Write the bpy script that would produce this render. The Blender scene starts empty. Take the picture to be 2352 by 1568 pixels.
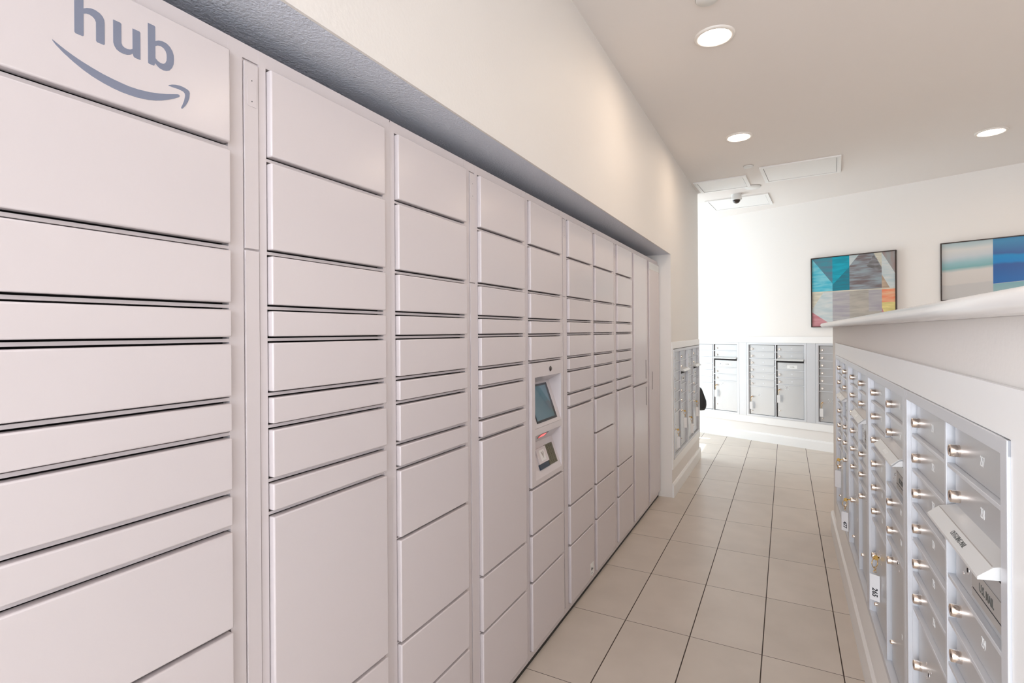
import bpy, bmesh, math, random
from mathutils import Vector, Matrix
random.seed(4)
S = 0.9            # plan units to metres
C = bpy.context.scene.collection

# ------------------------------------------------------------------ camera
F_PX, YAW, ROLL, CY = 1193.08, .48517572, .00702913, 762.18
cam = bpy.data.cameras.new('camera'); co = bpy.data.objects.new('camera', cam); C.objects.link(co)
cyw, syw = math.cos(YAW), math.sin(YAW)
fwd = Vector((-syw, cyw, 0)); rgt = Vector((cyw, syw, 0)); dwn = Vector((0, 0, -1))
r2 = math.cos(ROLL)*rgt + math.sin(ROLL)*dwn; d2 = -math.sin(ROLL)*rgt + math.cos(ROLL)*dwn
mw = Matrix((( r2.x, -d2.x, -fwd.x, 0), (r2.y, -d2.y, -fwd.y, 0), (r2.z, -d2.z, -fwd.z, 1.56*S), (0, 0, 0, 1)))
co.matrix_world = mw
cam.sensor_width = 36; cam.lens = 36*F_PX/2352; cam.shift_y = (CY-784)/2352; cam.clip_start = .02
bpy.context.scene.camera = co

# ------------------------------------------------------------------ world, lights, exposure
sc = bpy.context.scene
vs = sc.view_settings
vs.view_transform = 'Standard'; vs.look = 'None'; vs.gamma = 1; vs.use_curve_mapping = False
vs.exposure = 0.53
w = bpy.data.worlds.new('world'); sc.world = w; w.use_nodes = True
w.node_tree.nodes['Background'].inputs[0].default_value = (.80, .88, 1, 1)
w.node_tree.nodes['Background'].inputs[1].default_value = 1.0

def area(name, loc, rot, sx, sy, power, col):
    l = bpy.data.lights.new(name, 'AREA'); l.shape = 'RECTANGLE'; l.size = sx*S; l.size_y = sy*S
    l.energy = power; l.color = col
    o = bpy.data.objects.new(name, l); o.location = Vector(loc)*S; o.rotation_euler = rot; C.objects.link(o)
    return o
# daylight through an unseen window behind the camera and through the glazed entrance left of the far wall
area('daylight_rear_window', (.75, -2.93, 1.85), (math.radians(90), 0, 0), 3.2, 2.1, 80, (.80, .88, 1))
area('fill_rear_left', (-2.05, -2.93, 1.65), (math.radians(90), 0, 0), 2.4, 2.5, 90, (.80, .88, 1))  # added fill light from behind left, brightens the right-hand wall
area('daylight_entrance', (-3.52, 7.95, 1.5), (math.radians(90), 0, math.radians(-90)), 2.2, 2.7, 52, (.68, .85, 1))
area('fill_side', (3.22, 2.6, 1.75), (math.radians(90), 0, math.radians(90)), 5.0, 2.2, 6, (1, .93, .86))  # added fill light in front of the solid east wall
sun = bpy.data.lights.new('sun', 'SUN'); sun.energy = 13; sun.angle = math.radians(.6); sun.color = (1, .97, .9)
so = bpy.data.objects.new('sun', sun); C.objects.link(so)
sd = Vector((math.cos(math.radians(39.3)), -.05, -math.sin(math.radians(39.3))))
so.rotation_euler = sd.to_track_quat('-Z', 'Y').to_euler()
LAMP = 56.0        # emission of the round ceiling downlights

# ------------------------------------------------------------------ materials
def mat(name, col, rough=.5, metal=0, spec=.5, bump=None, noise=None, emit=None, coat=0):
    m = bpy.data.materials.new(name); m.use_nodes = True; nt = m.node_tree; n = nt.nodes; b = n['Principled BSDF']
    b.inputs['Base Color'].default_value = (*col, 1); b.inputs['Roughness'].default_value = rough
    b.inputs['Metallic'].default_value = metal; b.inputs['Specular IOR Level'].default_value = spec
    b.inputs['Coat Weight'].default_value = coat
    tc = n.new('ShaderNodeTexCoord')
    if noise:                          # (scale, amount) gentle colour variation
        t = n.new('ShaderNodeTexNoise'); t.inputs['Scale'].default_value = noise[0]; t.inputs['Detail'].default_value = 4
        nt.links.new(tc.outputs['Object'], t.inputs['Vector'])
        mx = n.new('ShaderNodeMix'); mx.data_type = 'RGBA'
        mx.inputs['A'].default_value = (*[c*(1-noise[1]) for c in col], 1); mx.inputs['B'].default_value = (*[min(1, c*(1+noise[1])) for c in col], 1)
        nt.links.new(t.outputs['Fac'], mx.inputs['Factor']); nt.links.new(mx.outputs['Result'], b.inputs['Base Color'])
    if bump:                           # (scale, strength, distance)
        t = n.new('ShaderNodeTexNoise'); t.inputs['Scale'].default_value = bump[0]; t.inputs['Detail'].default_value = 3
        nt.links.new(tc.outputs['Object'], t.inputs['Vector'])
        bp = n.new('ShaderNodeBump'); bp.inputs['Strength'].default_value = bump[1]; bp.inputs['Distance'].default_value = bump[2]
        nt.links.new(t.outputs['Fac'], bp.inputs['Height']); nt.links.new(bp.outputs['Normal'], b.inputs['Normal'])
    if emit:
        b.inputs['Emission Color'].default_value = (*emit[0], 1); b.inputs['Emission Strength'].default_value = emit[1]
    return m
M = {}
M['wall'] = mat('wall_paint', (.84, .80, .755), .6, bump=(90, .12, .004))
M['soffit'] = mat('soffit_daylight_tint', (.72, .75, .83), .5, bump=(150, .8, .006))  # same paint as the wall, daylight's blue cast put into the colour
M['ceiling'] = mat('ceiling_paint', (.84, .79, .75), .75, bump=(60, .05, .003))
M['trim'] = mat('white_trim_paint', (.90, .885, .86), .38)
M['locker'] = mat('locker_powder_coat', (.69, .625, .622), .21, bump=(420, .03, .0004))
M['rail'] = mat('locker_frame_coat', (.69, .625, .622), .36)
M['dark'] = mat('dark_gap', (.012, .01, .01), .8)
M['kick'] = mat('toe_kick_shade', (.02, .018, .016), .6)
M['logo'] = mat('grey_blue_print', (.215, .235, .31), .5)
M['alu'] = mat('silver_anodised', (.65, .655, .675), .36, metal=.25)
M['door_alu'] = mat('silver_door', (.56, .56, .565), .32, metal=.45, noise=(6, .04))
M['knob'] = mat('nickel_lock', (.80, .70, .62), .16, metal=1)
M['brass'] = mat('brass', (.70, .45, .14), .25, metal=1)
M['steel'] = mat('bright_steel', (.85, .85, .86), .12, metal=1)
M['hood'] = mat('hood_pale_silver', (.68, .67, .65), .35, metal=.1)
M['ink'] = mat('black_ink', (.02, .02, .025), .6)
M['greyink'] = mat('grey_ink', (.10, .10, .09), .6)
M['white_ink'] = mat('white_ink', (.88, .87, .84), .5)
M['tagw'] = mat('white_tag_plastic', (.84, .83, .83), .25)
M['label'] = mat('grey_label', (.40, .37, .34), .5)
M['sticker'] = mat('white_sticker', (.82, .82, .80), .45)
M['stone'] = mat('white_quartz', (.83, .80, .77), .22, noise=(3, .05))
M['black'] = mat('black_fabric', (.012, .012, .014), .55, bump=(120, .3, .002))
M['frame'] = mat('dark_wood_frame', (.035, .02, .015), .35)
M['plastic'] = mat('white_plastic', (.80, .79, .76), .4)
M['glassdome'] = mat('smoked_dome', (.05, .035, .03), .08)
M['screen'] = mat('screen_glass', (.02, .03, .035), .08, emit=((.05, .15, .20), .30), coat=.3)
M['bezel'] = mat('screen_bezel', (.01, .012, .02), .2)
M['red'] = mat('red_scanner', (.5, .03, .03), .2, emit=((1, .12, .12), 1.1))
M['keypad'] = mat('keypad_olive', (.13, .115, .07), .45)
M['navy'] = mat('navy_plastic', (.02, .035, .06), .3)
M['lampring'] = mat('lamp_trim', (.85, .80, .74), .4)
M['lamp'] = mat('lamp_diffuser', (1, .95, .9), .5, emit=((1, .80, .62), LAMP))
M['glass'] = mat('window_glass', (.9, .95, .95), .05)

def floor_mat():
    m = bpy.data.materials.new('floor_tile'); m.use_nodes = True; nt = m.node_tree; n = nt.nodes; b = n['Principled BSDF']
    L = nt.links.new
    tc = n.new('ShaderNodeTexCoord'); sx = n.new('ShaderNodeSeparateXYZ'); L(tc.outputs['Object'], sx.inputs[0])
    def mth(op, a, b_=None, c=None):
        k = n.new('ShaderNodeMath'); k.operation = op
        for i, v in enumerate((a, b_, c)):
            if v is None: continue
            if isinstance(v, (int, float)): k.inputs[i].default_value = v
            else: L(v, k.inputs[i])
        return k.outputs[0]
    def grid(o, off, pitch, gw):
        t = mth('DIVIDE', mth('SUBTRACT', o, off*S), pitch*S)
        cell = mth('FLOOR', t); fr = mth('SUBTRACT', t, cell)
        d = mth('MULTIPLY', mth('SUBTRACT', .5, mth('ABSOLUTE', mth('SUBTRACT', fr, .5))), pitch*S)
        return cell, mth('LESS_THAN', d, gw)
    cx, gx = grid(sx.outputs['X'], -.776, .3325, .0023)
    cy, gy = grid(sx.outputs['Y'], 2.764, .606, .0014)
    g = mth('MAXIMUM', gx, gy)
    cid = n.new('ShaderNodeCombineXYZ'); L(cx, cid.inputs[0]); L(cy, cid.inputs[1])
    wn = n.new('ShaderNodeTexWhiteNoise'); wn.noise_dimensions = '3D'; L(cid.outputs[0], wn.inputs['Vector'])
    nz = n.new('ShaderNodeTexNoise'); nz.inputs['Scale'].default_value = 5; nz.inputs['Detail'].default_value = 5
    ad = n.new('ShaderNodeVectorMath'); ad.operation = 'ADD'; L(tc.outputs['Object'], ad.inputs[0]); L(wn.outputs['Color'], ad.inputs[1]); L(ad.outputs[0], nz.inputs['Vector'])
    f = mth('ADD', mth('MULTIPLY', nz.outputs['Fac'], .8), mth('MULTIPLY', wn.outputs['Value'], .2))
    mx = n.new('ShaderNodeMix'); mx.data_type = 'RGBA'; L(f, mx.inputs['Factor'])
    mx.inputs['A'].default_value = (.54, .465, .39, 1); mx.inputs['B'].default_value = (.73, .64, .55, 1)
    m2 = n.new('ShaderNodeMix'); m2.data_type = 'RGBA'; L(g, m2.inputs['Factor']); L(mx.outputs['Result'], m2.inputs['A'])
    m2.inputs['B'].default_value = (.055, .035, .025, 1); L(m2.outputs['Result'], b.inputs['Base Color'])
    L(mth('ADD', .30, mth('MULTIPLY', g, .5)), b.inputs['Roughness'])
    bp = n.new('ShaderNodeBump'); bp.inputs['Strength'].default_value = .6; bp.inputs['Distance'].default_value = .002
    L(mth('SUBTRACT', 1, g), bp.inputs['Height']); L(bp.outputs['Normal'], b.inputs['Normal'])
    return m
M['floor'] = floor_mat()

# ------------------------------------------------------------------ mesh helpers (all in plan units, scaled by S)
class MB:
    def __init__(s): s.b = bmesh.new(); s.mats = []
    def box(s, x0, x1, y0, y1, z0, z1, bevel=0, seg=2, mi=0):
        vs_ = [s.b.verts.new(p) for p in ((x0,y0,z0),(x1,y0,z0),(x1,y1,z0),(x0,y1,z0),(x0,y0,z1),(x1,y0,z1),(x1,y1,z1),(x0,y1,z1))]
        fs = []
        for q in ((0,3,2,1),(4,5,6,7),(0,1,5,4),(1,2,6,5),(2,3,7,6),(3,0,4,7)):
            f = s.b.faces.new([vs_[i] for i in q]); f.material_index = mi; fs.append(f)
        if bevel:
            es = list({e for f in fs for e in f.edges})
            r = bmesh.ops.bevel(s.b, geom=es, offset=bevel, segments=seg, profile=.5, affect='EDGES')
            for f in r['faces']: f.smooth = True; f.material_index = mi
        return s
    def cyl(s, c, ax, r0, r1, h, n=20, cap=True, smooth=True, mi=0):
        c = Vector(c); ax = Vector(ax).normalized(); t = ax.orthogonal().normalized(); u = ax.cross(t)
        A = [s.b.verts.new(c + r0*(math.cos(2*math.pi*i/n)*t + math.sin(2*math.pi*i/n)*u)) for i in range(n)]
        B = [s.b.verts.new(c + ax*h + r1*(math.cos(2*math.pi*i/n)*t + math.sin(2*math.pi*i/n)*u)) for i in range(n)]
        for i in range(n):
            f = s.b.faces.new((A[i], A[(i+1)%n], B[(i+1)%n], B[i])); f.smooth = smooth; f.material_index = mi
        if cap:
            s.b.faces.new(A[::-1]).material_index = mi; s.b.faces.new(B).material_index = mi
        return s
    def lathe(s, c, ax, prof, n=28, mi=0):
        c = Vector(c); ax = Vector(ax).normalized(); t = ax.orthogonal().normalized(); u = ax.cross(t); rings = []
        for r, h in prof:
            if r < 1e-6: rings.append([s.b.verts.new(c+ax*h)])
            else: rings.append([s.b.verts.new(c+ax*h+r*(math.cos(2*math.pi*i/n)*t+math.sin(2*math.pi*i/n)*u)) for i in range(n)])
        for a, b in zip(rings, rings[1:]):
            for i in range(n):
                q = []
                for v in (a[i%len(a)], a[(i+1)%len(a)], b[(i+1)%len(b)], b[i%len(b)]):
                    if v not in q: q.append(v)
                if len(q) > 2:
                    f = s.b.faces.new(q); f.smooth = True; f.material_index = mi
        return s
    def torus(s, c, ax, R, r, n=24, m=8, a0=0, a1=2*math.pi):
        c = Vector(c); ax = Vector(ax).normalized(); t = ax.orthogonal().normalized(); u = ax.cross(t); rings = []
        full = abs(a1-a0-2*math.pi) < 1e-6; k = n if full else n+1
        for i in range(k):
            a = a0+(a1-a0)*i/n; d = math.cos(a)*t+math.sin(a)*u
            rings.append([s.b.verts.new(c+d*(R+r*math.cos(2*math.pi*j/m))+ax*r*math.sin(2*math.pi*j/m)) for j in range(m)])
        for i in range(n):
            A = rings[i]; B = rings[(i+1)%k]
            for j in range(m):
                f = s.b.faces.new((A[j], B[j], B[(j+1)%m], A[(j+1)%m])); f.smooth = True
        return s
    def face(s, pts, mi=0):
        f = s.b.faces.new([s.b.verts.new(p) for p in pts]); f.material_index = mi; return f
    def prism(s, poly, depth, axis='y', base=0, mi=0):
        """poly: 2-D points (x,z) extruded along y (or (y,z) along x)"""
        if axis == 'y': A = [s.b.verts.new((p[0], base, p[1])) for p in poly]; B = [s.b.verts.new((p[0], base+depth, p[1])) for p in poly]
        else: A = [s.b.verts.new((base, p[0], p[1])) for p in poly]; B = [s.b.verts.new((base+depth, p[0], p[1])) for p in poly]
        fs = [s.b.faces.new(A), s.b.faces.new(B[::-1])]
        for i in range(len(A)):
            j = (i+1) % len(A); fs.append(s.b.faces.new((A[j], A[i], B[i], B[j])))
        for f in fs: f.material_index = mi
        return s
    def mesh(s, name, mats):
        bmesh.ops.recalc_face_normals(s.b, faces=s.b.faces)
        me = bpy.data.meshes.new(name); bmesh.ops.scale(s.b, vec=(S, S, S), verts=s.b.verts); s.b.to_mesh(me); s.b.free()
        for m in (mats if isinstance(mats, (list, tuple)) else [mats]): me.materials.append(M[m] if isinstance(m, str) else m)
        return me
    def build(s, name, mats, parent=None):
        o = bpy.data.objects.new(name, s.mesh(name, mats)); C.objects.link(o)
        if parent: o.parent = parent
        return o

def empty(name, loc, rz, label, cat, group=None):
    o = bpy.data.objects.new(name, None); C.objects.link(o); o.location = Vector(loc)*S; o.rotation_euler = (0, 0, rz)
    o.empty_display_size = .1
    tag(o, label, cat, group); return o
def tag(o, label, cat, group=None):
    o['label'] = label; o['category'] = cat
    if group: o['group'] = group
def struct(o): o['kind'] = 'structure'; return o
def put(o, loc, rz=0): o.location = Vector(loc)*S; o.rotation_euler = (0, 0, rz); return o
def inst(me, name, parent, loc=(0, 0, 0), rot=(0, 0, 0)):
    o = bpy.data.objects.new(name, me); C.objects.link(o); o.parent = parent; o.location = Vector(loc)*S; o.rotation_euler = rot; return o
def copy_tree(o, parent=None):
    c = o.copy(); C.objects.link(c); c.parent = parent
    for ch in o.children: copy_tree(ch, c)
    return c

def text_mesh(name, body, size, matname, xs=1.0, extrude=.0004, bold=0, align='CENTER'):
    cu = bpy.data.curves.new(name, 'FONT'); cu.body = body; cu.size = size*S; cu.align_x = align; cu.align_y = 'CENTER'
    cu.extrude = extrude*S; cu.offset = bold*S; cu.resolution_u = 3
    o = bpy.data.objects.new(name, cu); C.objects.link(o); bpy.context.view_layer.update()
    me = bpy.data.meshes.new_from_object(o.evaluated_get(bpy.context.evaluated_depsgraph_get()))
    bpy.data.objects.remove(o); bpy.data.curves.remove(cu)
    me.name = name; me.materials.clear(); me.materials.append(M[matname])
    # text lies in XY: stand it up in XZ facing -Y
    me.transform(Matrix.Rotation(math.radians(90), 4, 'X') @ Matrix.Scale(xs, 4, (1, 0, 0)))
    return me

R90 = math.pi/2
CH = 3.24
A22 = math.radians(-22)
P0 = (-.32, 8.06, 0)

# ------------------------------------------------------------------ room shell
struct(MB().box(-3.8, 3.5, -3.2, 10.6, -.1, 0).build('floor', 'floor'))
struct(MB().box(-3.8, 3.5, -3.2, 10.6, CH, CH+.1).build('ceiling', 'ceiling'))

def wall_hole(mb, x0, x1, z0, z1, y0, y1, hx0, hx1, hz0, hz1, hy):
    """slab x0..x1 / z0..z1 / y0..y1 with a pocket hx/hz that is hy deep"""
    mb.box(x0, x1, y0, y1, z0, hz0); mb.box(x0, x1, y0, y1, hz1, z1)
    mb.box(x0, hx0, y0, y1, hz0, hz1); mb.box(hx1, x1, y0, y1, hz0, hz1)
    if y1 > hy: mb.box(hx0, hx1, hy, y1, hz0, hz1)
# left wall: bulkhead above the lockers, recess back, pier with the pocket of the small mailbox bank
RV = 4.992
mb = MB()
mb.box(-2.0, -.95, -.5, RV, 2.29, CH)
mb.box(-2.0, -1.85, -.5, RV, 0, 2.29)
mb.box(-1.85, -1.088, -.5, .285, 0, 2.2765)
mb.box(-.9582, -.95, -.5, RV, 2.277, 2.29)
struct(mb.build('wall_left', 'wall'))
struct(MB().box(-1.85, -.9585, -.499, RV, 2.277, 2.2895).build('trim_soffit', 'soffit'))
mb = MB()
x1 = 6.72-RV
wall_hole(mb, 0, x1, 0, CH, .015, 2.9, .055, 1.665, .34, 1.39, .2)
struct(put(mb.build('wall_left_pier', 'wall'), (-.935, RV, 0), R90))
mb = MB(); wall_hole(mb, .006, x1, .26, 1.455, .006, .015, .055, 1.665, .34, 1.39, .015)
struct(put(mb.build('trim_1', 'trim'), (-.935, RV, 0), R90))
mb = MB(); mb.prism([(-.003, 0), (-.003, .105), (.006, .13), (.0145, .13), (.0145, 0)], x1+.015, 'x', 0)
struct(put(mb.build('baseboard_left', 'trim'), (-.935, RV, 0), R90))
# half wall on the right with the pocket of the long mailbox bank; local x runs towards the camera
mb = MB(); wall_hole(mb, -.44, 7.3, 0, 1.5797, .016, .5, .0, 3.2, .345, 1.385, .3)
struct(put(mb.build('wall_right', 'wall'), (.306, 4.285, 0), -R90))
mb = MB(); wall_hole(mb, -.08, 7.3, .155, 1.467, .005, .0155, .0, 3.2, .345, 1.385, .0155)
struct(put(mb.build('trim_2', 'trim'), (.306, 4.285, 0), -R90))
mb = MB(); mb.prism([(-.006, 0), (-.006, .14), (.004, .155), (.0155, .155), (.0155, 0)], 7.75, 'x', -.45)
struct(put(mb.build('baseboard_right', 'trim'), (.306, 4.285, 0), -R90))
# far wall
mb = MB(); wall_hole(mb, -3.7, 4.6, 0, CH, .02, .45, -1.13, 1.54, .345, 1.385, .25)
struct(put(mb.build('wall_far', 'wall'), P0, A22))
mb = MB(); wall_hole(mb, -1.9, 2.2, .25, 1.47, .008, .0195, -1.13, 1.54, .345, 1.385, .0195)
struct(put(mb.build('trim_3', 'trim'), P0, A22))
mb = MB(); mb.prism([(0, 0), (0, .105), (.006, .125), (.0195, .125), (.0195, 0)], 8.2, 'x', -3.7)
struct(put(mb.build('baseboard_far', 'trim'), P0, A22))
# walls out of the frame
struct(MB().box(3.3, 3.5, -3.1, 8.5, 0, CH).build('wall_east', 'wall'))
struct(MB().box(-3.75, 3.3, -3.1, -2.98, 0, CH).build('wall_rear', 'wall'))
struct(MB().box(-3.8, -3.7, -2.98, -.3, 0, CH).build('wall_west', 'wall'))
struct(MB().box(-3.7, -2.0, -.4, -.3, 0, CH).build('wall_partition', 'wall'))
mb = MB()                                     # unseen entrance wall, openings placed to shape the sun patches
for y0, y1, z0, z1 in ((6.72, 7.0, 0, CH), (7.0, 7.74, 2.26, CH), (7.74, 8.1, 0, CH), (8.1, 8.19, 2.26, CH), (8.19, 10.4, 0, CH)):
    mb.box(-3.75, -3.62, y0, y1, z0, z1)
struct(mb.build('wall_entrance', 'wall'))
# stone ledge on the half wall, rounded nose
prof = []
for i in range(9):
    a = -R90 + math.pi*i/8
    prof.append((.2635-.0165*math.cos(a), 1.5965+.0165*math.sin(a)))
poly = prof + [(.88, 1.613), (.88, 1.58)]
mb = MB(); mb.prism(poly[::-1], 7.88, 'y', -3.0)
for f_ in mb.b.faces:
    if len(f_.verts) == 4 and max(v.co.x for v in f_.verts) < .27: f_.smooth = True
le = mb.build('stone_ledge', 'stone'); tag(le, 'long white stone ledge capping the half wall above the silver mailboxes', 'ledge')

# ------------------------------------------------------------------ parcel lockers
Z = [2.178, 1.965, 1.748, 1.620, 1.546, 1.418, 1.343, 1.217, 1.140]
LOW3 = Z + [.598, .378, .057]
LOW4 = Z + [.922, .598, .378, .057]
XL = (.020, .414); XR = (.508, .903); UW = .9365
def locker_unit(k, label, left, right, special=None):
    root = empty('parcel_locker', (-1.07, .298+UW*k, 0), R90, label, 'parcel locker', 'parcel locker units in a row along the left wall')
    b = MB()
    b.box(0, UW, .075, .62, .03, 2.205)                       # carcass
    b.box(0, .0015, .0, .08, .03, 2.205); b.box(UW-.0015, UW, .0, .08, .03, 2.205); b.box(0, UW, .03, .08, 2.19, 2.205)
    if special == 'wide': xl, xr, fx = (.022, .462), (.54, .935), (.483, .520)
    else: xl, xr, fx = XL, XR, (.449, .489)
    b.box(.0012, xl[0], 0, .03, .022, 2.211); b.box(xl[1], fx[0], 0, .03, .022, 2.211)
    b.box(fx[1], xr[0], 0, .03, .022, 2.211); b.box(xr[1], UW-.0012, 0, .03, .022, 2.211)
    b.box(fx[0], fx[1], .004, .03, .022, 2.178)
    b.box(.0012, UW-.0012, .0003, .03, 2.1785, 2.211); b.box(.0012, UW-.0012, .0003, .03, .022, .0565)
    for (a0, a1), rows in ((xl, left), (xr, right)):
        for r in rows[1:-1]:
            g = .0035 if r > 1.1 else .002
            b.box(a0, a1, .001, .03, r-g, r+g)
    b.build('cabinet_body', 'rail', root)
    b = MB(); b.box(.0005, UW-.0005, .004, .6, .0, .0215); b.build('toe_kick', 'kick', root)  # black and set forward to paint the shadow band under the lockers
    gap = MB()
    for (a0, a1), rows in ((xl, left), (xr, right)):
        if special == 'kiosk' and a0 == xl[0]:
            gap.box(a0+.001, a1-.001, .022, .0295, .058, .82); gap.box(a0+.001, a1-.001, .022, .0295, 1.416, 2.177)
        else: gap.box(a0+.001, a1-.001, .022, .0295, .058, 2.177)
    gap.build('gap_shade', 'dark', root)  # near-black sheet painting the shade inside the door gaps
    for (a0, a1), rows in ((xl, left), (xr, right)):
        for hi, lo in zip(rows, rows[1:]):
            if special == 'kiosk' and a0 == xl[0] and abs(hi-1.418) < 1e-6: continue
            g0 = .0075 if hi > 1.1 else .005; g1 = .0075 if lo > 1.1 else .005
            if hi > 2.1: g0 = .004
            if lo < .06: g1 = .002
            d = MB(); d.box(a0+.003, a1-.003, -.015, .010, lo+g1, hi-g0, bevel=.0035, seg=3)
            d.build('locker_door', 'locker', root)
    # narrow filler column between the two door columns
    f = MB(); f.box(fx[0]+.0025, fx[1]-.0025, -.003, .003, 1.752, 2.172, bevel=.001)
    fo = f.build('filler_panel', 'rail', root)
    if special != 'wide':
        p = MB(); p.prism([(fx[0]+.009, 2.078), (fx[0]+.0115, 2.074), (fx[1]-.008, 2.074), (fx[1]-.008, 2.142), (fx[0]+.0115, 2.142), (fx[0]+.009, 2.138)], .0012, 'y', -.0042)
        po = p.build('access_plate', 'rail', fo)
        q = MB()
        for zz in (2.085, 2.132): q.cyl(((fx[0]+fx[1])/2, -.0046, zz), (0, -1, 0), .0012, .0012, .0006, 10)
        q.build('plate_screw', 'dark', fo)
    f = MB(); f.box(fx[0]+.0025, fx[1]-.0025, -.003, .003, .06, 1.748, bevel=.001); f.build('filler_panel', 'rail', root)
    return root
KIO = [2.178, 1.965, 1.748, 1.618, 1.544, 1.418, .818, .601, .380, .057]
u1 = locker_unit(0, 'parcel locker unit nearest the camera, grey hub logo and arrow on its top door', LOW4, LOW3)
u2 = locker_unit(1, 'parcel locker unit between the hub logo unit and the touch screen unit', LOW4, LOW3)
u3 = locker_unit(2, 'parcel locker unit with the built-in touch screen and keypad console', KIO, LOW3, 'kiosk')
u4 = locker_unit(3, 'parcel locker unit just beyond the touch screen unit, before the tall doors', LOW4, LOW3)
u5 = locker_unit(4, 'parcel locker unit at the far end with tall doors and slot handles', [2.178, 1.122, .057], [2.178, .057], 'wide')
# the unit nearest the picture edge continues the row
# hub logo and smile
h = [(.133,2.1445),(.133,2.070),(.1345,2.068),(.1445,2.068),(.146,2.0695),(.146,2.107),(.150,2.1095),(.155,2.1102),(.159,2.109),(.1625,2.106),(.164,2.102),(.164,2.070),(.1655,2.068),(.1755,2.068),(.177,2.0695),(.177,2.107),(.1765,2.112),(.174,2.117),(.1695,2.1205),(.163,2.1225),(.157,2.122),(.151,2.1195),(.146,2.116),(.146,2.143),(.1445,2.1445)]
u = [(.190,2.1205),(.2015,2.1205),(.203,2.119),(.203,2.085),(.2045,2.081),(.2075,2.079),(.212,2.0785),(.217,2.080),(.221,2.083),(.221,2.1205),(.2325,2.1205),(.234,2.119),(.234,2.0685),(.2245,2.0685),(.2225,2.070),(.2215,2.0745),(.217,2.0705),(.212,2.068),(.206,2.067),(.200,2.0675),(.195,2.070),(.192,2.074),(.190,2.080)]
b1 = [(.247,2.1445),(.2585,2.1445),(.260,2.143),(.260,2.1165),(.266,2.1205),(.274,2.1225),(.281,2.1215),(.2865,2.118),(.291,2.112),(.2935,2.104),(.2938,2.096),(.293,2.087),(.290,2.0785),(.2855,2.072),(.280,2.0685),(.274,2.0672),(.268,2.068),(.263,2.071),(.2595,2.0745),(.2583,2.070),(.257,2.0685),(.2485,2.0685),(.247,2.070)]
bh = [(.260,2.107),(.2645,2.1105),(.270,2.1115),(.275,2.110),(.2785,2.106),(.2802,2.101),(.2805,2.095),(.280,2.0885),(.2775,2.0825),(.274,2.0795),(.269,2.079),(.264,2.0805),(.260,2.084)]
sm = [(.103,2.042),(.1045,2.0415),(.111,2.038),(.120,2.0335),(.131,2.0288),(.143,2.0245),(.159,2.0200),(.174,2.0165),(.189,2.0142),(.202,2.0128),(.215,2.0118),(.230,2.0125),(.249,2.0152),(.267,2.0198),(.280,2.0240),(.300,2.0318),(.303,2.032),(.3045,2.030),(.303,2.0272),(.294,2.0208),(.283,2.0142),(.271,2.0082),(.260,2.0038),(.246,1.9995),(.230,1.9970),(.215,1.9962),(.202,1.9965),(.189,1.9980),(.174,2.0010),(.159,2.0052),(.145,2.0110),(.131,2.0185),(.117,2.0278),(.107,2.0360),(.103,2.041)]
ar = [(.283,2.0415),(.284,2.043),(.290,2.0465),(.297,2.0490),(.305,2.0505),(.313,2.0502),(.320,2.0485),(.323,2.0465),(.324,2.043),(.323,2.033),(.320,2.024),(.315,2.0145),(.309,2.0065),(.307,2.0065),(.307,2.009),(.310,2.016),(.313,2.025),(.3148,2.035),(.3140,2.039),(.311,2.0415),(.302,2.0425),(.292,2.0418)]
door0 = [c for c in u1.children if c.name.startswith('locker_door')][0]
def flat(name, polys, y, matn, parent, hole=None):
    b = bmesh.new()
    for pl in polys:
        vs_ = [b.verts.new((p[0], y, p[1])) for p in pl]; es = [b.edges.new((vs_[i], vs_[(i+1) % len(vs_)])) for i in range(len(vs_))]
        if hole and pl is polys[0]:
            hv = [b.verts.new((p[0], y, p[1])) for p in hole]; es += [b.edges.new((hv[i], hv[(i+1) % len(hv)])) for i in range(len(hv))]
        bmesh.ops.triangle_fill(b, use_beauty=True, use_dissolve=False, edges=es)
    r = bmesh.ops.extrude_face_region(b, geom=list(b.faces))
    bmesh.ops.translate(b, vec=(0, -.0006, 0), verts=[v for v in r['geom'] if isinstance(v, bmesh.types.BMVert)])
    m_ = MB(); m_.b.free(); m_.b = b
    return m_.build(name, matn, parent)
flat('logo_letter', [h], -.0148, 'logo', door0); flat('logo_letter', [u], -.0148, 'logo', door0); flat('logo_letter', [b1], -.0148, 'logo', door0, bh)
flat('logo_smile', [sm], -.0148, 'logo', door0); flat('logo_smile', [ar], -.0148, 'logo', door0)

# console of unit 3 (local coordinates of u3)
F = -.015
ky0, ky1, kz0, kz1 = .023, .411, .8255, 1.411
ox0, ox1 = .060, .384
o1 = (1.342, 1.097); o2 = (1.064, .851)
k = MB()
k.box(ky0, ox0, F, .012, kz0, kz1); k.box(ox1, ky1, F, .012, kz0, kz1)
k.box(ox0, ox1, F, .012, o1[0], kz1); k.box(ox0, ox1, F, .0, o2[0], o1[1]-.001); k.box(ox0, ox1, F, .006, kz0, o2[1])
for (zt, zb), (yb, zk) in ((o1, (.058, 1.304)), (o2, (.042, 1.007))):
    k.face([(ox0, F, zt), (ox1, F, zt), (ox1, yb, zk), (ox0, yb, zk)])
    k.face([(ox0, yb, zk), (ox1, yb, zk), (ox1, F, zb), (ox0, F, zb)])
    for xx in (ox0+.0004, ox1-.0004): k.face([(xx, F, zt), (xx, yb, zk), (xx, F, zb)])
kp = k.build('console_panel', 'locker', u3)
kp['label'] = 'console panel with two sloped recesses'
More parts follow.
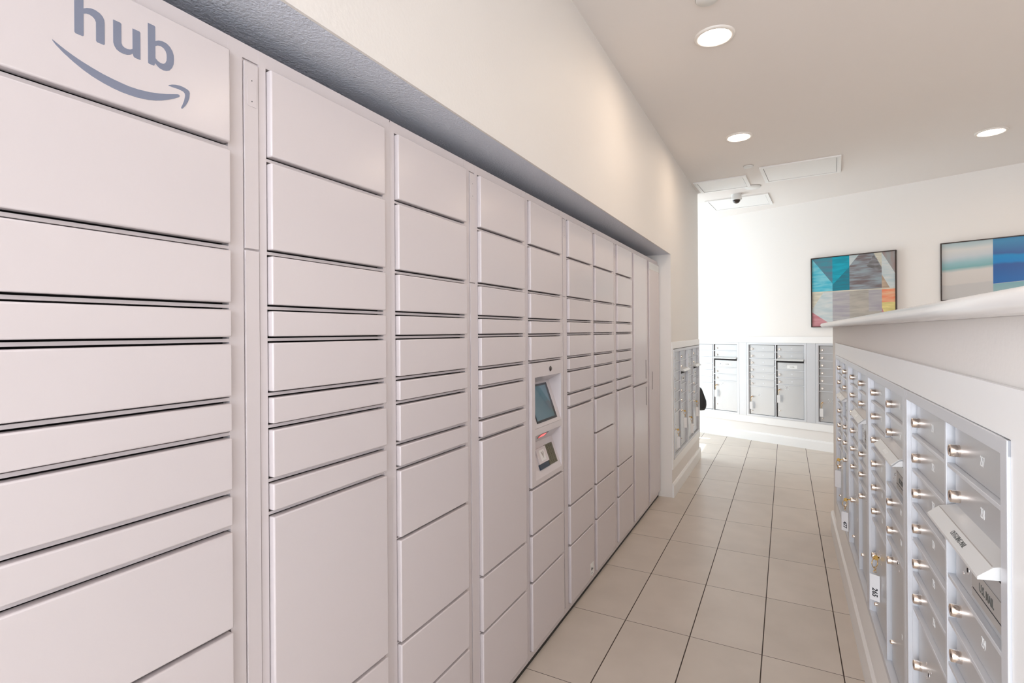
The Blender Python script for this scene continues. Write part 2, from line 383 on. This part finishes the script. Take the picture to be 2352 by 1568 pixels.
def onslope(name, pts, top, bot, off, thick, matn, parent):
    """flat plate on a slope: pts in (x, t) with t 0 at the top/back, 1 at the bottom/front"""
    (yt, zt), (yb, zb) = top, bot; d = Vector((0, yb-yt, zb-zt)); nrm = Vector((0, d.z, -d.y)).normalized()
    if nrm.y > 0: nrm = -nrm
    P = lambda x, t, o: Vector((x, yt, zt)) + d*t + nrm*o
    m_ = MB(); A = [m_.b.verts.new(P(x, t, off)) for x, t in pts]; B = [m_.b.verts.new(P(x, t, off+thick)) for x, t in pts]
    m_.b.faces.new(B); m_.b.faces.new(A[::-1])
    for i in range(len(A)):
        j = (i+1) % len(A); m_.b.faces.new((A[i], A[j], B[j], B[i]))
    return m_.build(name, matn, parent)
sT, sB = (.058, 1.304), (F, 1.097)
rect = lambda a, b, c, d: [(a, c), (b, c), (b, d), (a, d)]
scb = onslope('screen_bezel', rect(.095, .338, .05, .91), sT, sB, .0003, .002, 'bezel', kp)
onslope('screen', rect(.103, .314, .10, .86), sT, sB, .0024, .0006, 'screen', kp)
cT, cB = (.042, 1.007), (F, .851)
onslope('card_reader', rect(.140, .253, .19, .64), cT, cB, .0003, .008, 'locker', kp)
onslope('card_reader_inset', rect(.170, .224, .26, .58), cT, cB, .0083, .0012, 'plastic', kp)
onslope('card_symbol', [(.182, .33), (.190, .30), (.198, .38), (.208, .30), (.214, .34), (.204, .43), (.198, .52), (.190, .42)], cT, cB, .0096, .0005, 'label', kp)
onslope('card_slot', rect(.134, .243, .65, .80), cT, cB, .0003, .006, 'navy', kp)
kpad = onslope('keypad', rect(.255, .352, .18, .80), cT, cB, .0003, .002, 'keypad', kp)
for r_ in range(5):
    for c_ in range(4):
        onslope('keypad_button', rect(.262+c_*.0225, .278+c_*.0225, .22+r_*.116, .30+r_*.116), cT, cB, .0023, .0014, 'keypad', kpad)
cT2, cB2 = (F, 1.064), (.042, 1.007)
def under(name, pts, off, th, matn):
    (yt, zt), (yb, zb) = cT2, cB2; d = Vector((0, yb-yt, zb-zt)); nrm = Vector((0, -abs(d.z), -abs(d.y))).normalized()
    m_ = MB(); A = [m_.b.verts.new(Vector((x, yt, zt))+d*t+nrm*off) for x, t in pts]; B = [m_.b.verts.new(Vector((x, yt, zt))+d*t+nrm*(off+th)) for x, t in pts]
    m_.b.faces.new(B); m_.b.faces.new(A[::-1])
    for i in range(len(A)):
        j = (i+1) % len(A); m_.b.faces.new((A[i], A[j], B[j], B[i]))
    return m_.build(name, matn, kp)
under('scanner_housing', rect(.135, .228, .08, .46), .0003, .001, 'bezel')
under('scanner_window', rect(.140, .205, .12, .40), .0014, .0008, 'red')
k = MB(); k.lathe((.243, F, 1.374), (0, -1, 0), [(0, .006), (.008, .006), (.011, .003), (.0125, 0)]); k.build('camera_lens', 'glassdome', kp)
k = MB(); k.torus((.243, F-.001, 1.374), (0, 1, 0), .0125, .0012); k.build('lens_ring', 'bezel', kp)
# extras on the far units
k = MB(); k.box(.394, .403, -.0158, -.0148, 1.156, 1.315); k.build('slot_handle', 'dark', u5)
k = MB(); k.box(.394, .403, -.0158, -.0148, .929, 1.086); k.build('slot_handle', 'dark', u5)
k = MB(); k.box(.632, .641, -.0158, -.0148, 1.04, 1.198); k.build('slot_handle', 'dark', u5)
k = MB(); k.box(.545, .930, -.0156, -.0148, 2.106, 2.166); k.build('reflection_strip', 'sticker', u5)['label'] = 'pale painted reflection across the top of the tall door'  # thin pale plate painted in for a reflection on the door
lab = MB(); lab.box(.832, .886, -.0158, -.0148, .078, .150); lo = lab.build('notice_sticker', 'sticker', u3); lo['label'] = 'small grey notice sticker near the foot'
lab = MB(); lab.cyl((.850, -.0159, .115), (0, -1, 0), .010, .010, .0003, 16); lab.box(.858, .876, -.0162, -.0159, .108, .112); lab.box(.842, .864, -.0162, -.0159, .088, .091); lab.build('sticker_print', 'ink', lo)

# ------------------------------------------------------------------ mailbox banks
PZ = .0985; ZT = 1.357; ZB = .372
CA = (.030, .394); CB = (.406, .770)
def zrow(k_): return ZT - PZ*k_
rowsA = [zrow(i) for i in range(7)] + [ZB]
rowsB = [zrow(0), zrow(1), zrow(2), zrow(3.5), zrow(4.5), zrow(5.5), ZB]
def m_frame():
    b = MB()
    b.box(.001, .030, 0, .03, .346, 1.384, bevel=.0015); b.box(.770, .799, 0, .03, .346, 1.384, bevel=.0015)
    b.box(.001, .799, .0004, .03, 1.357, 1.384, bevel=.0015); b.box(.001, .799, .0004, .03, .346, .372, bevel=.0015)
    b.box(.394, .406, .0085, .03, .372, 1.357, bevel=.001)
    b.box(.030, .037, .010, .03, .372, 1.357); b.box(.763, .770, .010, .03, .372, 1.357)
    for (c, rows) in ((CA, rowsA), (CB, rowsB)):
        for r in rows[1:-1]: b.box(c[0], c[1], .0105, .032, r-.005, r+.004, bevel=.0012)
    b.box(.004, .796, .034, .10, .35, 1.38)
    return b.mesh('mailbox_frame', 'alu')
ME_frame = m_frame()
def m_back():
    b = MB(); b.box(.0305, .3935, .0315, .0338, .3725, 1.3565); b.box(.4065, .7695, .0315, .0338, .3725, 1.3565); return b.mesh('shadow_gap', 'dark')
ME_back = m_back()
def m_door(z1, z0):
    b = MB(); b.box(.014, .350, .022, .031, z0+.0042, z1-.0048, bevel=.0016, seg=2); return b.mesh('mailbox_door', 'door_alu')
MEd = {}
def door_me(z1, z0):
    key = round(z1-z0, 4)
    if key not in MEd: MEd[key] = m_door((z1-z0), 0)
    return MEd[key]
b = MB(); b.lathe((0, .022, 0), (0, -1, 0), [(.0132, 0), (.0130, .016), (.0122, .0175), (.0098, .0178), (.0094, .0168), (0, .0168)]); ME_lock = b.mesh('lock', 'knob')
b = MB(); b.box(-.0012, .0012, .0048, .0052, -.004, .004); b.cyl((0, .0052, 0), (0, -1, 0), .0025, .0025, .0004, 10); ME_slot = b.mesh('keyway', 'dark')
b = MB(); b.lathe((0, .022, 0), (0, -1, 0), [(.0075, 0), (.007, .008), (.005, .011), (0, .011)]); ME_small = b.mesh('small_knob', 'knob')
b = MB(); b.lathe((0, .0222, 0), (0, -1, 0), [(.0085, 0), (.0085, .001), (.0065, .0012), (.0055, -.001), (0, -.001)]); ME_hole = b.mesh('keyhole', 'steel')
b = MB(); b.cyl((0, .0215, 0), (0, -1, 0), .0048, .0048, .0006, 14); ME_holed = b.mesh('keyhole_core', 'dark')
b = MB(); b.lathe((0, .0222, 0), (0, -1, 0), [(.0035, 0), (.003, .0016), (0, .002)]); ME_rivet = b.mesh('rivet', 'steel')
def m_hood():
    b = MB()
    pr = [(.022, 1.176), (-.0075, 1.168), (-.028, 1.150), (-.028, 1.145), (-.0262, 1.145), (-.0065, 1.1635), (.022, 1.170)]
    b.prism(pr, .343, 'x', .422)
    for xx in (.422, .762):      # cheeks
        b.prism([(.022, 1.174), (-.0075, 1.167), (-.028, 1.1485), (-.028, 1.145), (.022, 1.150)], .003, 'x', xx)
    return b.mesh('outgoing_mail_hood', 'hood')
ME_hood = m_hood()
b = MB(); b.box(.414, .760, .0205, .0215, 1.118, 1.160); ME_slotdark = b.mesh('mail_slot', 'dark')
b = MB(); b.prism([(-.0066, 1.1685), (-.0084, 1.1676), (-.0082, 1.1672), (-.0066, 1.1681)], .335, 'x', .425); ME_crease = b.mesh('hood_crease', 'label')
# slope of hood plate for lettering
HS = math.atan2(1.168-1.150, .0205)
num_cache = {}
def number(parent, txt, x, z, y=.0217, size=.029):
    key = (txt, size)
    if key not in num_cache: num_cache[key] = text_mesh('number', txt, size, 'white_ink', xs=.58, bold=-.0002, extrude=.0002)
    return inst(num_cache[key], 'number', parent, (x, y, z))
ME_um = {}
def mailbox_unit(loc, rz, label, nums=None, group='', style='engraved', hoodtext=False):
    root = empty('mailbox_cabinet', loc, rz, label, 'mailbox cabinet', group)
    inst(ME_frame, 'cabinet_frame', root); inst(ME_back, 'shadow_gap', root)
    it = iter(nums or [])
    def put_door(c, z1, z0, kind):
        d = inst(door_me(z1, z0), 'parcel_door' if kind in 'PQ' else ('mail_slot_door' if kind == 'M' else 'mailbox_door'), root, (c[0], 0, z0))
        if kind == 'D':
            l = inst(ME_lock, 'lock', d, (.045, 0, (z1-z0)/2-.010)); inst(ME_slot, 'keyway', d, (.045, 0, (z1-z0)/2-.010))
            if nums: number(d, next(it), .193, (z1-z0)/2-.001)
            elif style == 'pale': inst(ME_patch, 'number_plate', d, (.20, 0, (z1-z0)/2))
        elif kind in 'PQ':
            zk = .620 if kind == 'P' else .748
            inst(ME_lock, 'lock', d, (.045, 0, zk-z0)); inst(ME_slot, 'keyway', d, (.045, 0, zk-z0))
            inst(ME_hole, 'keyhole', d, (.135, 0, zk+.028-z0)); inst(ME_holed, 'keyhole_core', d, (.135, 0, zk+.028-z0))
            for dx, dz in ((-.024, .018), (.024, .020), (-.022, -.020), (.024, -.018)):
                inst(ME_rivet, 'rivet', d, (.135+dx, 0, zk+.028+dz-z0))
            inst(ME_small, 'small_knob', d, (.045, 0, (.420 if kind == 'P' else .462)-z0))
            if nums: number(d, next(it), .20, .56-z0, size=.026)
        else:
            inst(ME_hole, 'keyhole', d, (.100, 0, .052)); inst(ME_holed, 'keyhole_core', d, (.100, 0, .052))
            for dx, dz in ((-.03, .018), (.028, .022), (-.03, -.018), (.028, -.022)): inst(ME_rivet, 'rivet', d, (.10+dx, 0, .052+dz))
            if style == 'pale': inst(ME_sticker, 'mail_label', d, (.205, 0, .050)); inst(ME_umt2, 'label_print', d, (.205, .0200, .050))
            else:
                inst(ME_plate, 'mail_label', d, (.215, 0, .046)); inst(ME_umt, 'label_print', d, (.215, .0204, .050)); inst(ME_line, 'label_rule', d, (.215, 0, .033))
                inst(ME_rivet, 'rivet', d, (.338, 0, .046))
        return d
    for i in range(6): put_door(CA, rowsA[i], rowsA[i+1], 'D')
    for i, kd in enumerate('DDMDD'): put_door(CB, rowsB[i], rowsB[i+1], kd)
    put_door(CA, rowsA[6], rowsA[7], 'P'); put_door(CB, rowsB[5], rowsB[6], 'Q')
    inst(ME_slotdark, 'mail_slot', root); hd = inst(ME_hood, 'outgoing_mail_hood', root); inst(ME_crease, 'hood_crease', hd)
    if hoodtext:
        t = inst(ME_og, 'hood_lettering', hd, (.612, -.0180, 1.1590), (-(R90-HS)-.0, 0, 0))
    elif style != 'pale':
        pl = inst(ME_hlabel, 'hood_label', hd, (.60, -.0180, 1.1589), (-(R90-HS), 0, 0))
    return root
ME_umt = text_mesh('label_print', 'U.S. MAIL', .023, 'greyink', xs=.85, bold=.0002)
ME_umt2 = text_mesh('label_print', 'U.S. MAIL', .016, 'ink', xs=.9)
ME_og = text_mesh('hood_lettering', 'OUTGOING MAIL', .0145, 'greyink', xs=.72, bold=-.0001)
b = MB(); b.box(-.03, .03, -.0006, 0, -.006, .006); ME_hlabel = b.mesh('hood_label', 'sticker')
b = MB(); b.box(-.085, .085, .0208, .0222, -.030, .026); ME_plate = b.mesh('mail_label', 'label')
b = MB(); b.box(-.08, .08, .0205, .0209, -.0012, .0012); ME_line = b.mesh('label_rule', 'ink')
b = MB(); b.box(-.066, .066, .0206, .0222, -.022, .022); ME_sticker = b.mesh('mail_label', 'sticker')
b = MB(); b.box(-.011, .011, .0208, .0222, -.009, .009); ME_patch = b.mesh('number_plate', 'alu')

G1 = 'silver mailbox cabinets in the half wall on the right'
def nums(n0): return [str(n0+i) for i in range(10)] + [str(n0)[-1]+'P', str(n0)[-2]+'P']
place = [(0, 221), (1, 231), (2, 241), (3, 251)]
labs = ['right-hand mailbox cabinet farthest from the camera, at the end of the half wall',
        'right-hand mailbox cabinet third from the camera, behind the key tag marked 477',
        'right-hand mailbox cabinet second from the camera, behind the key tag marked 265',
        'nearest mailbox cabinet on the right, doors 251 to 259, hood lettered OUTGOING MAIL']
for (i, n0), lb in zip(place, labs):
    nn = [str(n0+k_) for k_ in range(10)] + ['1P', '2P']
    mailbox_unit((.306, 4.285-.8*i, 0), -R90, lb, nn, G1, 'engraved', i == 3)
d22 = Vector((math.cos(A22), math.sin(A22), 0)); n22 = Vector((-math.sin(A22), math.cos(A22), 0))
def far(s, y=0, z=0): return Vector(P0) + d22*s + n22*y + Vector((0, 0, z))
G2 = 'silver mailbox cabinets in the far wall'
for s_, lb in ((-1.104, 'far-wall mailbox cabinet on the left, partly hidden by the wall corner and black bag'),
               (-.198, 'far-wall mailbox cabinet in the middle, both columns fully in view'),
               (.708, 'far-wall mailbox cabinet on the right, mostly hidden behind the half wall')):
    mailbox_unit(far(s_, .003), A22, lb, None, G2, 'pale')
mbf = MB()
mullions = [(-.304, -.198), (.602, .708)]
for a, c in mullions: 
    m_ = MB(); m_.box(a+.001, c-.001, .003, .02, .346, 1.384); struct(put(m_.build('trim_4', 'alu'), P0, A22))
mbf.b.free()
G3 = 'silver mailbox cabinets on the short wall past the lockers'
mailbox_unit((-.935, RV+.06, 0), R90, 'short-wall mailbox cabinet next to the locker recess', None, G3, 'pale')
mailbox_unit((-.935, RV+.86, 0), R90, 'short-wall mailbox cabinet next to the wall corner', None, G3, 'pale')

# keys with tags hanging from the parcel locks
def key_tag(loc, rz, label, writing, x, z, swing=0.0, turn=60, dy=0.0, group='tagged keys hanging from parcel locks'):
    root = empty('tagged_key', loc, rz, label, 'key', group)
    k_ = MB(); k_.box(x-.001, x+.001, -.012+dy, .0042+dy*.6, z-.003, z+.003); k_.cyl((x-.001, -.018+dy, z-.003), (1, 0, 0), .010, .010, .002, 18); k_.build('key', 'brass', root)
    r_ = MB(); r_.torus((x, -.022+dy, z-.024), (1, 1.2, .1), .018, .0014, 22, 6); r_.build('key_ring', 'brass', root)
    l_ = MB()
    for j in range(3): l_.torus((x+swing*.3, -.022+dy, z-.045-j*.007), (1, (j % 2)*2-.6, 0), .005, .001, 12, 6)
    l_.build('chain_link', 'brass', root)
    t_ = MB(); t_.box(-.018, .018, -.0022, .0022, -.052, .052, bevel=.0012); to = t_.build('tag', 'tagw', root)
    to.location = Vector((x+swing, -.022+dy, z-.124))*S; to.rotation_euler = (0, 0, math.radians(turn))
    if writing:
        tm = text_mesh('tag_writing', writing, .026, 'ink', xs=.9, bold=.0006)
        inst(tm, 'tag_writing', to, (0, -.0028, -.018), (0, math.radians(90), 0))
    return root
rw = lambda i: (.306, 4.285-.8*i, 0)
key_tag(rw(0), -R90, 'key with blank white tag on the far end cabinet of the half wall', '', .451, .748)
key_tag(rw(1), -R90, 'key with white tag marked 477 hanging above the baseboard on the right', '477', .075, .620)
key_tag(rw(2), -R90, 'key with white tag marked 265, nearest tag on the right-hand cabinets', '265', .165, .648, 0, 60, .026)
key_tag(far(-1.104, .003), A22, 'key tag on the left far-wall mailbox cabinet', '', .451, .748, 0, 12)
key_tag(far(-.198, .003), A22, 'key tag on the left column of the middle far-wall mailbox cabinet', '', .075, .620, 0, 12)
key_tag(far(-.198, .003), A22, 'key tag on the right column of the middle far-wall mailbox cabinet', '', .451, .748, 0, 12)
key_tag(far(.708, .003), A22, 'key tag on the right far-wall mailbox cabinet, beside the half wall', '', .075, .620, 0, 12)
key_tag((-.935, RV+.06, 0), R90, 'lowest key tag on the short wall, nearest the locker recess', '', .075, .620, 0, -50)
key_tag((-.935, RV+.06, 0), R90, 'second key tag from the locker recess on the short wall', '', .451, .748, 0, -50)
key_tag((-.935, RV+.86, 0), R90, 'third key tag from the locker recess on the short wall', '', .075, .620, 0, -50)
key_tag((-.935, RV+.86, 0), R90, 'key tag on the short wall nearest the wall corner', '', .451, .748, 0, -50)

# ------------------------------------------------------------------ pictures on the far wall
def colmat(name, c, c2=None, sc_=(6, 6, 30)):
    m = bpy.data.materials.new(name); m.use_nodes = True; nt = m.node_tree; n = nt.nodes; b = n['Principled BSDF']; b.inputs['Roughness'].default_value = .35
    c2 = c2 or tuple(v*.75 for v in c)
    tc = n.new('ShaderNodeTexCoord'); mp = n.new('ShaderNodeMapping'); mp.inputs['Scale'].default_value = sc_
    t = n.new('ShaderNodeTexNoise'); t.inputs['Scale'].default_value = 1; t.inputs['Detail'].default_value = 5
    r = n.new('ShaderNodeValToRGB'); r.color_ramp.elements[0].position = .38; r.color_ramp.elements[1].position = .62
    r.color_ramp.elements[0].color = (*c2, 1); r.color_ramp.elements[1].color = (*c, 1)
    nt.links.new(tc.outputs['Object'], mp.inputs[0]); nt.links.new(mp.outputs[0], t.inputs['Vector']); nt.links.new(t.outputs['Fac'], r.inputs[0]); nt.links.new(r.outputs[0], b.inputs['Base Color'])
    return m
def picture(x0, x1, z0, z1, label, polys, bg):
    root = empty('framed_picture', far(0), A22, label, 'picture')
    fw = .010
    f = MB(); f.box(x0, x1, -.022, .019, z1-fw, z1); f.box(x0, x1, -.022, .019, z0, z0+fw); f.box(x0, x0+fw, -.022, .019, z0, z1); f.box(x1-fw, x1, -.022, .019, z0, z1)
    f.build('picture_frame', 'frame', root)
    mats = [bg]+[p[0] for p in polys]
    c = MB(); c.box(x0+fw, x1-fw, -.008, .018, z0+fw, z1-fw)
    a0, a1, b0, b1_ = x0+fw, x1-fw, z1-fw, z0+fw
    for i, (m_, pts) in enumerate(polys): c.prism([(a0+(a1-a0)*u_, b0+(b1_-b0)*v_) for u_, v_ in pts], .0012, 'y', -.0092-.00001*i, mi=i+1)
    c.build('canvas', mats, root)
cm = colmat
teal_l = cm('teal_light', (.045, .42, .55), (.20, .55, .62)); teal_g = cm('teal_grey', (.05, .25, .31), (.10, .18, .24)); teal_b = cm('teal_bright', (.0, .36, .48), (.0, .27, .36)); teal_d = cm('teal_dark', (.02, .16, .22), (.0, .22, .30))
pale = cm('pale_blue_grey', (.46, .54, .55), (.60, .62, .60)); brown = cm('grey_brown', (.28, .33, .36), (.17, .13, .13), (5, 5, 34)); cream = cm('cream', (.68, .64, .52)); rust = cm('rust_grey', (.33, .24, .22), (.30, .32, .32), (30, 5, 4)); tan = cm('tan', (.48, .36, .26))
pink = cm('dusty_pink', (.50, .19, .22), (.58, .28, .30)); mauve = cm('grey_mauve', (.36, .33, .36), (.44, .42, .41), (5, 5, 40)); beige = cm('beige_grey', (.46, .42, .36), (.36, .33, .29), (5, 5, 26)); orange = cm('orange_paint', (.75, .42, .25), (.78, .25, .13)); yellow = cm('yellow_paint', (.78, .66, .26)); dgrey = cm('dark_wash', (.13, .12, .12), (.24, .24, .25), (9, 9, 30))
picture(.668, 1.585, 1.593, 2.487, 'square abstract picture of teal, grey and pink blocks, left of the two', [
    (teal_l, [(0, 0), (0, .49), (.265, .49), (.265, .38)]), (teal_g, [(0, 0), (.265, .38), (.265, 0)]), (teal_b, [(.265, 0), (.265, .40), (.475, .16), (.475, 0)]),
    (teal_d, [(.265, .40), (.265, .49), (.475, .49), (.475, .16)]), (pale, [(.475, 0), (.475, .15), (.59, 0)]), (brown, [(.59, 0), (.475, .15), (.475, .49), (.85, .49), (.85, .2), (.76, 0)]),
    (dgrey, [(.76, .02), (.68, .17), (.80, .24), (.85, .22)]),
    (cream, [(.76, 0), (.85, .2), (.85, 0)]), (rust, [(.85, 0), (1, .30), (1, 0)]), (pale, [(.85, 0), (.85, .30), (.94, .49), (1, .49), (1, .30)]), (tan, [(.85, .30), (.85, .49), (.94, .49)]),
    (cream, [(0, .5), (0, .75), (.15, .5)]), (pale, [(.15, .5), (0, .75), (0, .79), (.265, .99), (.265, .5)]), (pink, [(0, .79), (0, 1), (.28, 1)]), (mauve, [(.265, .5), (.265, 1), (.475, 1), (.475, .5)]),
    (beige, [(.475, .5), (.475, 1), (.85, 1), (.85, .5)]), (mauve, [(.70, .5), (.70, .80), (.85, .80), (.85, .5)]), (orange, [(.85, .5), (.85, .68), (1, .68), (1, .5)]), (yellow, [(.85, .68), (.85, .75), (.93, 1), (1, 1), (1, .68)]), (pink, [(.85, .75), (.85, 1), (.93, 1)]),
    (cream, [(0, .488), (0, .502), (1, .502), (1, .488)])], cream)
def bandmat(name, stops, z0, z1, sx=1.5):
    m = bpy.data.materials.new(name); m.use_nodes = True; nt = m.node_tree; n = nt.nodes; b = n['Principled BSDF']; b.inputs['Roughness'].default_value = .3
    tc = n.new('ShaderNodeTexCoord'); sp = n.new('ShaderNodeSeparateXYZ'); nt.links.new(tc.outputs['Object'], sp.inputs[0])
    mr = n.new('ShaderNodeMapRange'); mr.inputs['From Min'].default_value = z0*S; mr.inputs['From Max'].default_value = z1*S; nt.links.new(sp.outputs['Z'], mr.inputs['Value'])
    t = n.new('ShaderNodeTexNoise'); t.inputs['Scale'].default_value = sx*2; t.inputs['Detail'].default_value = 3; nt.links.new(tc.outputs['Object'], t.inputs['Vector'])
    ad = n.new('ShaderNodeMath'); ad.operation = 'MULTIPLY_ADD'; ad.inputs[1].default_value = .12; nt.links.new(t.outputs['Fac'], ad.inputs[0]); nt.links.new(mr.outputs[0], ad.inputs[2])
    r = n.new('ShaderNodeValToRGB'); els = r.color_ramp.elements
    while len(els) > 1: els.remove(els[-1])
    els[0].position = stops[0][0]; els[0].color = (*stops[0][1], 1)
    for p_, c_ in stops[1:]: e = els.new(p_); e.color = (*c_, 1)
    nt.links.new(ad.outputs[0], r.inputs[0]); nt.links.new(r.outputs[0], b.inputs['Base Color']); return m
pz0, pz1 = 1.868, 2.505
soft = bandmat('misty_bands', [(0, (.54, .53, .51)), (.34, (.55, .53, .51)), (.36, (.63, .59, .55)), (.56, (.66, .62, .58)), (.62, (.20, .42, .43)), (.70, (.30, .50, .53)), (.80, (.56, .60, .62)), (.92, (.66, .65, .62)), (1, (.46, .56, .57))], pz0, pz1)
blue = bandmat('blue_bands', [(0, (.0, .13, .42)), (.40, (.01, .13, .40)), (.62, (.02, .10, .32)), (.655, (.0, .22, .55)), (.76, (.0, .25, .55)), (.80, (.04, .12, .32)), (1, (.05, .25, .45))], pz0, pz1, 2.5)
teal2 = bandmat('pale_teal', [(0, (.45, .52, .50)), (.3, (.22, .42, .45)), (1, (.15, .35, .38))], pz0, pz1)
picture(1.990, 2.93, pz0, pz1, 'wide abstract picture of misty white and deep blue bands, right of the two', [
    (blue, [(.455, 0), (.455, .755), (1, .70), (1, 0)]), (teal2, [(.455, .76), (.455, 1), (1, 1), (1, .71)])], soft)

# ------------------------------------------------------------------ ceiling fittings
def downlight(x, y, label):
    root = empty('ceiling_downlight', (x, y, CH), 0, label, 'ceiling light', 'round recessed ceiling downlights')
    r = MB(); r.lathe((0, 0, 0), (0, 0, -1), [(.110, -.002), (.110, .006), (.104, .011), (.090, .011), (.083, .003), (.083, -.001)], 40); r.build('trim_ring', 'lampring', root)
    d = MB(); d.lathe((0, 0, 0), (0, 0, -1), [(.0835, .0035), (.05, .005), (0, .0055)], 40); d.build('diffuser', 'lamp', root)
    return root
downlight(-.35, 3.165, 'lit round downlight nearest the camera, above the lockers side of the corridor')
downlight(-.35, 4.91, 'lit round downlight in the middle, farther along above the corridor')
downlight(1.56, 5.83, 'lit round downlight on the right side of the ceiling')
for x, y in ((1.56, 4.08), (1.56, 2.33), (1.56, .58)):
    downlight(x, y, 'lit round downlight over the far side of the half wall, outside the picture')
def disc(x, y, r, h, name, label, cat):
    root = empty(name, (x, y, CH), 0, label, cat)
    d = MB(); d.lathe((0, 0, 0), (0, 0, -1), [(r, -.001), (r, h*.6), (r*.93, h), (0, h)], 32); d.build('cover', 'plastic', root)
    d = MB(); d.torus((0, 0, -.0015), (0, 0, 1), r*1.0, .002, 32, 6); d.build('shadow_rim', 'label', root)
    return root
disc(-.342, 2.79, .055, .012, 'sprinkler_cover', 'white round ceiling cover cut by the top edge of the picture', 'sprinkler cover')
disc(-.328, 5.83, .047, .014, 'sprinkler_cover', 'small white round ceiling cover between the hatches', 'sprinkler cover')
disc(-.33, 6.69, .085, .016, 'smoke_detector', 'flat white round detector on the ceiling above the dome camera', 'smoke detector')
root = empty('dome_camera', (-.53, 6.98, CH), 0, 'white dome security camera with dark lens hanging from the ceiling', 'security camera')
d = MB(); d.lathe((0, 0, 0), (0, 0, -1), [(.058, 0), (.058, .045), (.066, .055), (.062, .066), (.044, .070)], 32); d.build('housing', 'plastic', root)
d = MB(); d.lathe((0, 0, 0), (0, 0, -1), [(.045, .068), (.042, .085), (.03, .102), (.012, .111), (0, .112)], 28); d.build('dome', 'glassdome', root)
def hatch(x, y, wx, wy, rz, label):
    root = empty('access_panel', (x, y, CH), rz, label, 'access panel', 'white access panels in the ceiling')
    f = MB(); a, c = wx/2, wy/2; q = .035
    for bx in ((-a, a, -c, -c+q), (-a, a, c-q, c), (-a, -a+q, -c+q, c-q), (a-q, a, -c+q, c-q)): f.box(bx[0], bx[1], bx[2], bx[3], -.013, -.0005)
    f.build('panel_frame', 'trim', root)
    f = MB(); f.box(-a+q+.004, a-q-.004, -c+q+.004, c-q-.004, -.009, -.0005); f.build('panel_door', 'trim', root)
    f = MB(); f.box(-a+q, a-q, -c+q, c-q, -.0015, -.0003); f.build('panel_gap', 'label', root)
hatch(.145, 6.22, .72, .62, math.radians(-4), 'large white ceiling access panel nearest the camera, right of the small round cover')
hatch(-.635, 6.42, .55, .50, math.radians(-3), 'white ceiling access panel beside the left wall corner')
hatch(-.53, 7.42, .74, .62, math.radians(-4), 'white ceiling access panel behind the dome camera')

# ------------------------------------------------------------------ black bag hanging behind the wall corner
root = empty('hanging_bag', (-.93, 6.735, 0), 0, 'black bag hanging behind the wall corner beside the far mailboxes', 'bag')
b = MB(); n = 14; prof = [(.0, .845), (.012, .84), (.03, .80), (.055, .74), (.075, .69), (.078, .64), (.07, .60), (.05, .575), (.0, .565)]
rings = []
for r, z in prof:
    rings.append([b.b.verts.new((-.012+r*.85*math.cos(2*math.pi*i/n), .085+r*.9*math.sin(2*math.pi*i/n), z)) for i in range(n)] if r else [b.b.verts.new((-.012, .085, z))])
for a_, c_ in zip(rings, rings[1:]):
    for i in range(n):
        q = []
        for v in (a_[i % len(a_)], a_[(i+1) % len(a_)], c_[(i+1) % len(c_)], c_[i % len(c_)]):
            if v not in q: q.append(v)
        f = b.b.faces.new(q); f.smooth = True
b.build('bag_body', 'black', root)
b = MB(); b.box(-.016, -.008, .0, .085, .842, .850); b.cyl((-.012, -.014, .86), (0, 1, 0), .006, .006, .02, 12); b.build('strap', 'black', root)
